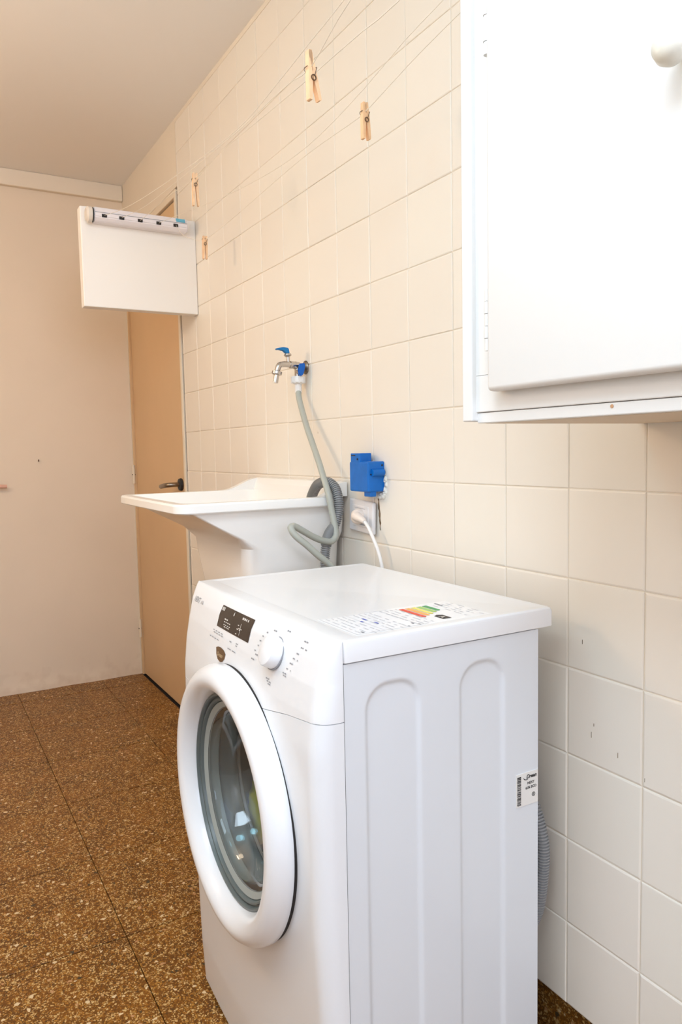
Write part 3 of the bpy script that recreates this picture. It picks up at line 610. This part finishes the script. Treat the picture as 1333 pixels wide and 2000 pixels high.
def front_shell(zlo, zhi, rows, inset_lo, inset_hi, hole=None, close_top=False):
    """surface of the front: stations round the perimeter from side to front to side"""
    st = []; Rr = 0.028
    NY = 72
    ang = [math.radians(90*i/8) for i in range(9)]
    bm = bmesh.new(); G = []
    for j in range(rows+1):
        t_ = j/rows; row = []
        def zz(y):
            a = zlo(y) if callable(zlo) else zlo; b_ = zhi(y) if callable(zhi) else zhi
            return a + (b_-a)*t_
        pts = []
        for yside, sgn in ((wy0, 1), (wy1, -1)):
            seq = [(wx0, yside)]
            # side flank to corner
            zc = zz(yside); xf = -xp(zc); depth = max(0.0, wx0 - xf); r_c = min(Rr, max(depth, 0.0005))
            side = [(wx0 + (xf + r_c - wx0)*k/2, yside) for k in range(0, 3)]
            corner = []
            for a in ang[1:]:
                yy = yside + sgn*(r_c - r_c*math.cos(a)); xx = (xf + r_c) - r_c*math.sin(a)
                corner.append((xx, yy))
            pts.append(side + corner)
        near, far = pts
        yA = near[-1][1]; yB = far[-1][1]
        mid = []
        for k in range(1, NY):
            y = yA + (yB-yA)*k/NY; d = abs(y-YM); 
            mid.append((None, y))
        allp = near + mid + far[::-1]
        for (x, y) in allp:
            z = zz(y)
            if x is None: x = -(xp(z) + .008*(1-min(1, abs(y-YM)/(HW-0.002))**2))
            else: x = x - .008*(1-min(1, abs(y-YM)/HW)**2) if x < wx0-0.0001 else x
            # soft inset at the seam rows
            row.append((x, y, z))
        G.append(row)
    n = len(G[0])
    V = [[bm.verts.new(p) for p in row] for row in G]
    def lip(row, dz):
        out = []
        for (x, y, z) in row:
            nx = 0.0 if abs(x-wx0) < 0.001 else 1.0
            out.append(bm.verts.new((x + 0.0018*nx, y + (0.003 if y < wy0+0.01 else (-0.003 if y > wy1-0.01 else 0)), z + dz)))
        return out
    rowsV = V[:]
    if close_top: rowsV.append([bm.verts.new((wx0+0.0010, y, z)) for (x, y, z) in G[-1]])
    if inset_lo: rowsV = [lip(G[0], -0.0003)] + rowsV
    if inset_hi: rowsV = rowsV + [lip(G[-1], 0.0003)]
    for a, b_ in zip(rowsV, rowsV[1:]):
        for k in range(n-1):
            q = (a[k], a[k+1], b_[k+1], b_[k])
            if hole:
                cy = sum(v.co.y for v in q)/4; cz = sum(v.co.z for v in q)/4
                if math.hypot(cy-hole[0], cz-hole[1]) < hole[2]: continue
            bm.faces.new(q)
    loose = [v for v in bm.verts if not v.link_faces]
    bmesh.ops.delete(bm, geom=loose, context='VERTS')
    bmesh.ops.remove_doubles(bm, verts=bm.verts[:], dist=0.00005)
    return bm
DY, DZ = 0.420, 0.512
def seam_lo(y): return seam(y) - 0.0012
obj('front_panel', front_shell(lambda y: 0.006, seam_lo, 90, False, True, (DY, DZ, 0.200)), M['washer'], wm, smooth=True, angle=0.7)
# control panel: rows follow the profile up over the top edge
obj('control_panel', front_shell(seam, lambda y: 0.8354, 60, True, False, (DY, DZ, 0.200), True), M['washer_plastic'], wm, smooth=True, angle=0.9)
# cabinet body: embossed side towards the viewer, other side, back, bottom
def cabinet():
    bm = bmesh.new(); nx, nz = 150, 300; z0, z1 = 0.010, 0.8028; g = {}
    arches = [(-0.4085, -0.3195, 0.7650), (-0.2425, -0.1590, 0.7680)]
    def depth(x, z):
        for a, b_, top in arches:
            cx = (a+b_)/2; hw = (b_-a)/2; r = 0.036
            # signed distance to a rounded rectangle with open lower end
            dx = abs(x-cx) - (hw-r); dz = (z - (top-r)); 
            dd_ = math.hypot(max(dx, 0), max(dz, 0)) + min(max(dx, dz), 0) - r
            lower = 0.06 - z
            dd_ = max(dd_, lower)
            s = (0.0035 - dd_)/0.007
            if s > 0: 
                s = min(1, s); return 0.0042*s*s*(3-2*s)
        return 0.0
    for i in range(nx+1):
        for j in range(nz+1):
            x = wx0 + 0.0013 + (wx1-wx0-0.0013)*i/nx; z = z0 + (z1-z0)*j/nz
            g[i, j] = bm.verts.new((x, wy0 + 0.0012 + depth(x, z), z))
    for i in range(nx):
        for j in range(nz): bm.faces.new((g[i,j], g[i+1,j], g[i+1,j+1], g[i,j+1]))
    bmesh.ops.remove_doubles(bm, verts=bm.verts[:], dist=1e-6)
    return bm
cb = obj('side_panel', cabinet(), M['washer_side'], wm, smooth=True, angle=1.2)
bm = bmesh.new(); box(bm, wx0+0.002, wx1-0.0005, wy0+0.0065, wy0+0.0075, 0.012, 0.802)
box(bm, wx0, wx1, wy1-0.002, wy1, 0.01, 0.802); box(bm, wx1-0.002, wx1, wy0+0.0015, wy1, 0.01, 0.802); box(bm, wx0, wx1, wy0+0.002, wy1, 0.010, 0.012)
obj('cabinet_shell', bm, M['washer'], wm)
bm = bmesh.new()
lid = []
def lidloop(ins, z, fr=0.0): return [(a, b_, z) for a, b_ in rrect(wx0+0.0002+fr, -0.0555-ins, wy0-0.0015+ins, wy1+0.0025-ins, 0.006, 4)]
loft(bm, [lidloop(0.0006, 0.8045), lidloop(0.0, 0.8052), lidloop(0.0, 0.8290), lidloop(0.0014, 0.8328), lidloop(0.0042, 0.8352), lidloop(0.013, 0.8355, 0.024), lidloop(0.016, 0.8346, 0.027), lidloop(0.02, 0.83415, 0.031)])
obj('top_panel', bm, M['washer_plastic'], wm, smooth=True, angle=0.5)
for y in (wy0+0.05, wy1-0.05):
    for x in (wx0+0.03, wx1-0.04):
        bm = bmesh.new(); lathe(bm, [(0, 0), (0.02, 0), (0.02, 0.006), (0.012, 0.008), (0.012, 0.014), (0, 0.014)], (x, y, 0.0), 'z', 16); obj('foot', bm, M['dark'], wm)
obj('seam_shade', bx(wx0-0.001, wx0+0.003, wy0+0.004, wy0+0.006, 0.012, 0.8035), M['dark'], wm)  # dark strip inside the open seam, its shade put into the colour
# door ring
dr_ = None
bm = bmesh.new()
prof = [(0.200, -0.484), (0.2215, -0.4845), (0.2235, -0.4940), (0.2262, -0.4965), (0.2260, -0.5080), (0.2228, -0.5170), (0.2165, -0.5250), (0.2085, -0.5300), (0.2005, -0.5312), (0.1925, -0.5288), (0.1855, -0.5230), (0.1800, -0.5140), (0.1765, -0.5060), (0.1755, -0.4980), (0.1755, -0.470), (0.180, -0.468), (0.200, -0.470)]
lathe(bm, prof, (0, DY, DZ), 'x', 160, close=True)
dr_ = obj('door', bm, M['washer_plastic'], wm, smooth=True, angle=1.0)
bm = bmesh.new(); lathe(bm, [(0.2150, -0.4860), (0.2243, -0.4868), (0.2243, -0.4962), (0.2150, -0.4962)], (0, DY, DZ), 'x', 160, close=True); obj('door_gap_shade', bm, M['dark'], dr_)  # dark ring: shade of the gap behind the door, put into colour
bm = bmesh.new(); lathe(bm, [(0.1754, -0.499), (0.1754, -0.503), (0.1715, -0.5040), (0.1700, -0.5010), (0.1690, -0.4965), (0.1670, -0.4965), (0.1660, -0.4990), (0.1630, -0.4990), (0.1610, -0.4950), (0.1600, -0.470), (0.1754, -0.470)], (0, DY, DZ), 'x', 128, close=True)
obj('glass_rim', bm, M['glassrim'], dr_, smooth=True, angle=0.6)
bm = bmesh.new(); lathe(bm, [(0.1598, -0.4935), (0.1598, -0.470), (0.1500, -0.468), (0.1460, -0.470), (0.1480, -0.480), (0.1500, -0.4890)], (0, DY, DZ), 'x', 128, close=True)
obj('inner_rim', bm, mat('pale_grey_plastic', (158,164,160), 0.35), dr_, smooth=True, angle=0.6)
bm = bmesh.new()
lathe(bm, [(0, -0.405), (0.090, -0.407), (0.108, -0.413), (0.120, -0.426), (0.129, -0.448), (0.137, -0.474), (0.1495, -0.484), (0.1495, -0.489), (0.143, -0.489), (0.132, -0.478), (0.124, -0.450), (0.115, -0.430), (0.104, -0.418), (0.088, -0.412), (0, -0.410)], (0, DY, DZ), 'x', 96)
obj('glass_bowl', bm, M['glass'], dr_, smooth=True, angle=1.2)
bm = bmesh.new()
lathe(bm, [(0.176, -0.466), (0.170, -0.462), (0.167, -0.454), (0.170, -0.446), (0.167, -0.440), (0.166, -0.428), (0.169, -0.424), (0.176, -0.428), (0.236, -0.432), (0.236, -0.440), (0.203, -0.468), (0.186, -0.466)], (0, DY, DZ), 'x', 96, close=True)
obj('door_seal', bm, M['rubber'], wm, smooth=True, angle=1.0)
bm = bmesh.new(); lathe(bm, [(0.170, -0.422), (0.167, -0.418), (0.171, -0.414), (0.222, -0.416), (0.232, -0.408), (0.232, -0.130), (0, -0.130), (0, -0.126), (0.235, -0.126), (0.235, -0.413)], (0, DY, DZ), 'x', 72)
dm = obj('drum', bm, M['drum'], wm, smooth=True, angle=0.8)
for k in range(3):
    bm = bmesh.new()
    a = 2*PI*k/3 + 0.9; c, s = math.cos(a), math.sin(a)
    v = []
    for xx in (-0.360, -0.15):
        for (r, w) in ((0.231, -0.03), (0.190, -0.008), (0.190, 0.008), (0.231, 0.03)):
            v.append(bm.verts.new((xx, DY + r*c - w*s, DZ + r*s + w*c)))
    bm.faces.new(v[:4]); bm.faces.new(v[4:][::-1])
    for i in range(4): bm.faces.new((v[i], v[(i+1) % 4], v[4+(i+1) % 4], v[4+i]))
    obj('paddle', bm, M['drum'], dm)

# laundry
def cloth(name, c, s, seed, m, label):
    rr = random.Random(seed); bm = bmesh.new(); bmesh.ops.create_icosphere(bm, subdivisions=4, radius=1.0)
    ph = [rr.uniform(0, 6) for _ in range(9)]
    for v in bm.verts:
        p = v.co.copy(); d = 1 + 0.14*math.sin(5*p.x+ph[0]+3*p.y) + 0.12*math.sin(7*p.y+ph[1]+4*p.z) + 0.08*math.sin(11*p.z+ph[2]+5*p.x) + 0.05*math.sin(17*p.x+13*p.y+ph[3])
        v.co = Vector((p.x*s[0]*d, p.y*s[1]*d, p.z*s[2]*d)) + Vector(c)
    o = obj(name, bm, m, smooth=True); tag(o, label, 'clothing'); return o
cloth('yellow_garment', (-0.382, 0.560, 0.398), (0.024, 0.042, 0.058), 2, M['yellow_cloth'], 'crumpled yellow garment inside the washing machine drum')
cloth('white_garment', (-0.300, 0.560, 0.425), (0.045, 0.050, 0.060), 5, M['white_cloth'], 'crumpled off-white garment in the drum beside the yellow one')

# control knob
KY, KZ = 0.2815, 0.7895; nrm = Vector((-1, 0, 0.42)).normalized(); kc = Vector((XS(KY, KZ), KY, KZ))
kn = None
bm = bmesh.new(); lathe(bm, [(0, -0.001), (0.0258, -0.001), (0.0258, 0.0012), (0, 0.0012)], kc, nrm, 40); ks = obj('dial_gap', bm, M['print'], wm)
bm = bmesh.new(); lathe(bm, [(0, 0.001), (0.0240, 0.001), (0.0240, 0.003), (0.0230, 0.015), (0.0215, 0.0175), (0.018, 0.0188), (0, 0.0202)], kc, nrm, 48)
kn = obj('dial', bm, M['washer_plastic'], wm, smooth=True, angle=0.5)

# flat print wrapped on the control panel; u runs to the viewer's right (-y), v runs up the slope
def wrap(y0, z0, ang=0.0, off=0.0006):
    ca, sa = math.cos(ang), math.sin(ang)
    def fn(co):
        u, v = co.x*ca - co.y*sa, co.x*sa + co.y*ca
        y = y0 - u; z = z0 + v*0.93; return Vector((XS(y, z) - off, y, z))
    return fn
def patch(bm, u0, u1, v0, v1, fn, n=8, m_=4):
    g = [[bm.verts.new(fn(Vector((u0+(u1-u0)*i/n, v0+(v1-v0)*j/m_, 0)))) for j in range(m_+1)] for i in range(n+1)]
    for i in range(n):
        for j in range(m_): bm.faces.new((g[i][j], g[i+1][j], g[i+1][j+1], g[i][j+1]))
def thick(bm, d=0.0004):
    r = bmesh.ops.extrude_face_region(bm, geom=bm.faces[:]); bmesh.ops.translate(bm, verts=[g for g in r['geom'] if isinstance(g, bmesh.types.BMVert)], vec=(d, 0, 0)); return bm
bm = bmesh.new(); f = wrap(0.524, 0.7845); patch(bm, 0, 0.145, 0, 0.0388, f, 20, 10); dp = obj('display', bm, M['display'], wm, smooth=True)
f = wrap(0.524, 0.7845, 0, 0.0010); bm = bmesh.new()
join_bm(bm, text_mesh('800', 0.0085, bold=0.0003), lambda c: f(c + Vector((0.004, 0.0305, 0))))
join_bm(bm, text_mesh('6', 0.0085, bold=0.0003), lambda c: f(c + Vector((0.060, 0.0300, 0))))
rr = random.Random(2)
def bars(bm, u, v, w, h, fn, n=3, gap=0.2):
    x = u
    for k in range(n):
        ww = w/n*rr.uniform(0.5, 1-gap); patch(bm, x, x+ww, v, v+h, fn, 1, 1); x += w/n
for (u, v, w, h, n) in ((0.100, 0.031, 0.030, 0.0035, 4), (0.030, 0.0175, 0.018, 0.0025, 2), (0.030, 0.013, 0.032, 0.0018, 4), (0.030, 0.008, 0.034, 0.0015, 4), (0.034, 0.0045, 0.026, 0.0015, 3), (0.092, 0.019, 0.008, 0.0015, 1), (0.090, 0.012, 0.020, 0.0015, 2), (0.088, 0.0035, 0.010, 0.0015, 1)):
    bars(bm, u, v, w, h, f, n)
patch(bm, 0.1035, 0.1047, 0.004, 0.024, f, 1, 4); patch(bm, 0.096, 0.112, 0.0145, 0.0155, f, 4, 1)
o_ = obj('display_print', bm, M['printlight'], dp); o_['kind'] = 'stuff'
bm = bmesh.new(); f = wrap(0.677, 0.8035, 0, 0.0009)
join_bm(bm, text_mesh('NEXT', 0.0150, spacing=0.86), f); join_bm(bm, text_mesh('6.06', 0.0095, spacing=0.9), lambda c: f(c + Vector((0.042, 0.001, 0))))
# buttons' markings under the display and programme marks round the dial
f = wrap(0.0, 0.0, 0, 0.0008)
def mk(y, z, w, h=0.0016, n=1): bars(bm, -y, z/0.93, w, h, f, n)
for (y, z, w, n) in ((0.536, 0.7755, 0.052, 4), (0.532, 0.7720, 0.052, 4), (0.548, 0.7625, 0.050, 4), (0.452, 0.7715, 0.010, 1), (0.424, 0.7735, 0.012, 1), (0.424, 0.7700, 0.012, 1), (0.456, 0.7590, 0.040, 2)): mk(y, z, w, 0.0016, n)
for (y, z, w) in ((0.356, 0.7650, 0.012), (0.344, 0.7740, 0.010), (0.350, 0.7790, 0.007), (0.343, 0.7880, 0.005), (0.340, 0.7960, 0.007), (0.334, 0.8040, 0.008), (0.325, 0.8110, 0.006), (0.306, 0.8175, 0.012), (0.268, 0.8240, 0.012),
                  (0.212, 0.8200, 0.014), (0.214, 0.8110, 0.010), (0.201, 0.8105, 0.006), (0.219, 0.8020, 0.008), (0.226, 0.7935, 0.008), (0.214, 0.7930, 0.003), (0.232, 0.7855, 0.010), (0.238, 0.7765, 0.006), (0.226, 0.7760, 0.003), (0.246, 0.7690, 0.012), (0.244, 0.7655, 0.010), (0.296, 0.7490, 0.012), (0.292, 0.7455, 0.014), (0.288, 0.7420, 0.010)):
    mk(y, z, w, 0.0020, 2 if w > 0.008 else 1)
o_ = obj('printed_markings', bm, M['print'], wm); o_['kind'] = 'stuff'
# maker's badge
bm = bmesh.new(); f = wrap(0.4855, 0.7415, 0.0, 0.0006); pts = []
outline = [(-0.024, 0.009), (-0.014, 0.0125), (0, 0.0135), (0.014, 0.0115), (0.0235, 0.0065), (0.021, -0.003), (0.013, -0.010), (0.002, -0.0125), (-0.010, -0.010), (-0.019, -0.003)]
vs = [bm.verts.new(f(Vector((u, v, 0)))) for u, v in outline]; c0 = bm.verts.new(f(Vector((0, 0, 0))) + Vector((-0.0004, 0, 0)))
for a, b_ in zip(vs, vs[1:]+vs[:1]): bm.faces.new((a, b_, c0))
bd = obj('badge', bm, M['badge'], wm)
bm = bmesh.new(); f2 = wrap(0.4855, 0.7415, 0.0, 0.0016); join_bm(bm, text_mesh('Drean', 0.0105, shear=0.3, bold=0.0002), lambda c: f2(c + Vector((-0.0135, -0.003, 0)))); obj('badge_writing', bm, mat('badge_gold', (196,170,132), 0.4), bd)

# energy label and printed film on the top
def top(x0, y0, z=0.8348, sc=1.0):
    return lambda co: Vector((x0 + co.y*sc, y0 - co.x*sc, z))
def quad(bm, x0, x1, y0, y1, z=0.8348):
    v = [bm.verts.new(p) for p in ((x0, y0, z), (x1, y0, z), (x1, y1, z), (x0, y1, z))]; bm.faces.new(v)
film = obj('label_film', bx(-0.410, -0.165, 0.152, 0.270, 0.8338, 0.8343), mat('clear_film', (243,243,244), 0.28), wm)
bm = bmesh.new()
for k, (n, c) in enumerate((('red', 0.2560), ('orange', 0.2560), ('yellow', 0.2560), ('lime', 0.2560), ('green', 0.2560))):
    x0 = -0.2690 + k*0.0115; b2 = bmesh.new(); ytip = 0.192 + k*0.0065
    v = [b2.verts.new(p) for p in ((x0, 0.256, 0.8347), (x0, ytip, 0.8347), (x0+0.0045, ytip-0.004, 0.8347), (x0+0.009, ytip, 0.8347), (x0+0.009, 0.256, 0.8347))]; b2.faces.new(v)
    obj('energy_arrow', b2, M[n], film)
bm.free(); bm = bmesh.new(); v = [bm.verts.new(p) for p in ((-0.2500, 0.186, 0.8347), (-0.2420, 0.191, 0.8347), (-0.2340, 0.186, 0.8347), (-0.2340, 0.163, 0.8347), (-0.2500, 0.163, 0.8347))]; bm.faces.new(v); ga = obj('rating_arrow', bm, M['black'], film)
bm = bmesh.new(); join_bm(bm, text_mesh('A', 0.014, bold=0.0003), top(-0.2475, 0.179, 0.8350)); obj('rating_letter', bm, M['printlight'], ga)
bm = bmesh.new(); rr = random.Random(11)
for c in range(14):
    x = -0.400 + c*0.0098; y = 0.262
    if c in (4, 9): continue
    while y > 0.160:
        w = rr.uniform(0.006, 0.022); quad(bm, x, x+0.0018, y-w, y, 0.8347); y -= w + rr.uniform(0.002, 0.012)
for c in range(5):
    x = -0.205 + c*0.009; y = 0.250
    while y > 0.165:
        w = rr.uniform(0.006, 0.020); quad(bm, x, x+0.0015, y-w, y, 0.8347); y -= w + rr.uniform(0.004, 0.02)
for x in (-0.4080, -0.362, -0.300): quad(bm, x, x+0.0008, 0.154, 0.266, 0.8347)
for y in (0.266, 0.1535): quad(bm, -0.4080, -0.285, y, y+0.0008, 0.8347)
o_ = obj('faint_printing', bm, M['faint'], film); o_['kind'] = 'stuff'
bm = bmesh.new(); 
for (x, y, w) in ((-0.352, 0.235, 0.013), (-0.349, 0.205, 0.011), (-0.363, 0.222, 0.008)): quad(bm, x, x+0.0035, y-w, y, 0.8348)
o_ = obj('blue_printing', bm, M['printblue'], film); o_['kind'] = 'stuff'
bm = bmesh.new()
for (x, y, w) in ((-0.396, 0.166, 0.008), (-0.300, 0.160, 0.006), (-0.306, 0.170, 0.006), (-0.194, 0.262, 0.022), (-0.320, 0.158, 0.005)): quad(bm, x, x+0.0030, y-w, y, 0.8348)
o_ = obj('dark_printing', bm, M['print'], film); o_['kind'] = 'stuff'

# paper sticker on the side
YS = wy0 + 0.0004
lb = obj('side_sticker', bx(-0.1335, -0.0870, YS-0.0003, YS+0.0008, 0.5190, 0.5730), M['label'], wm)
bm = bmesh.new(); rr = random.Random(21); z = 0.5215
while z < 0.5690:
    h = rr.choice((0.0004, 0.0006, 0.0009, 0.0014)); box(bm, -0.1315, -0.1235, YS-0.0006, YS-0.0002, z, z+h); z += h + rr.choice((0.0004, 0.0006, 0.001))
o_ = obj('barcode', bm, M['black'], lb); o_['kind'] = 'stuff'
def side(x0, z0): return lambda co: Vector((x0 + co.x, YS-0.0006, z0 + co.y))
bm = bmesh.new(); join_bm(bm, text_mesh('Drean', 0.0085, shear=0.35, bold=0.0003), side(-0.1125, 0.5630))
tube(bm, [(-0.1185, YS-0.0005, 0.5650), (-0.1165, YS-0.0005, 0.5625), (-0.1130, YS-0.0005, 0.5612), (-0.1080, YS-0.0005, 0.5614)], [0.0003, 0.0008, 0.0007, 0.0002], 6)
join_bm(bm, text_mesh('NEXT', 0.0058, bold=0.0002), side(-0.1100, 0.5530)); join_bm(bm, text_mesh('6.06 ECO', 0.0058, bold=0.0002), side(-0.1140, 0.5455))
lathe(bm, [(0.0026, 0), (0.0036, 0), (0.0036, 0.0003), (0.0026, 0.0003)], (-0.0965, YS-0.0006, 0.5340), 'y', 20, close=True)
join_bm(bm, text_mesh('S', 0.0050, bold=0.0002), side(-0.0980, 0.5325))
obj('sticker_writing', bm, M['black'], lb)
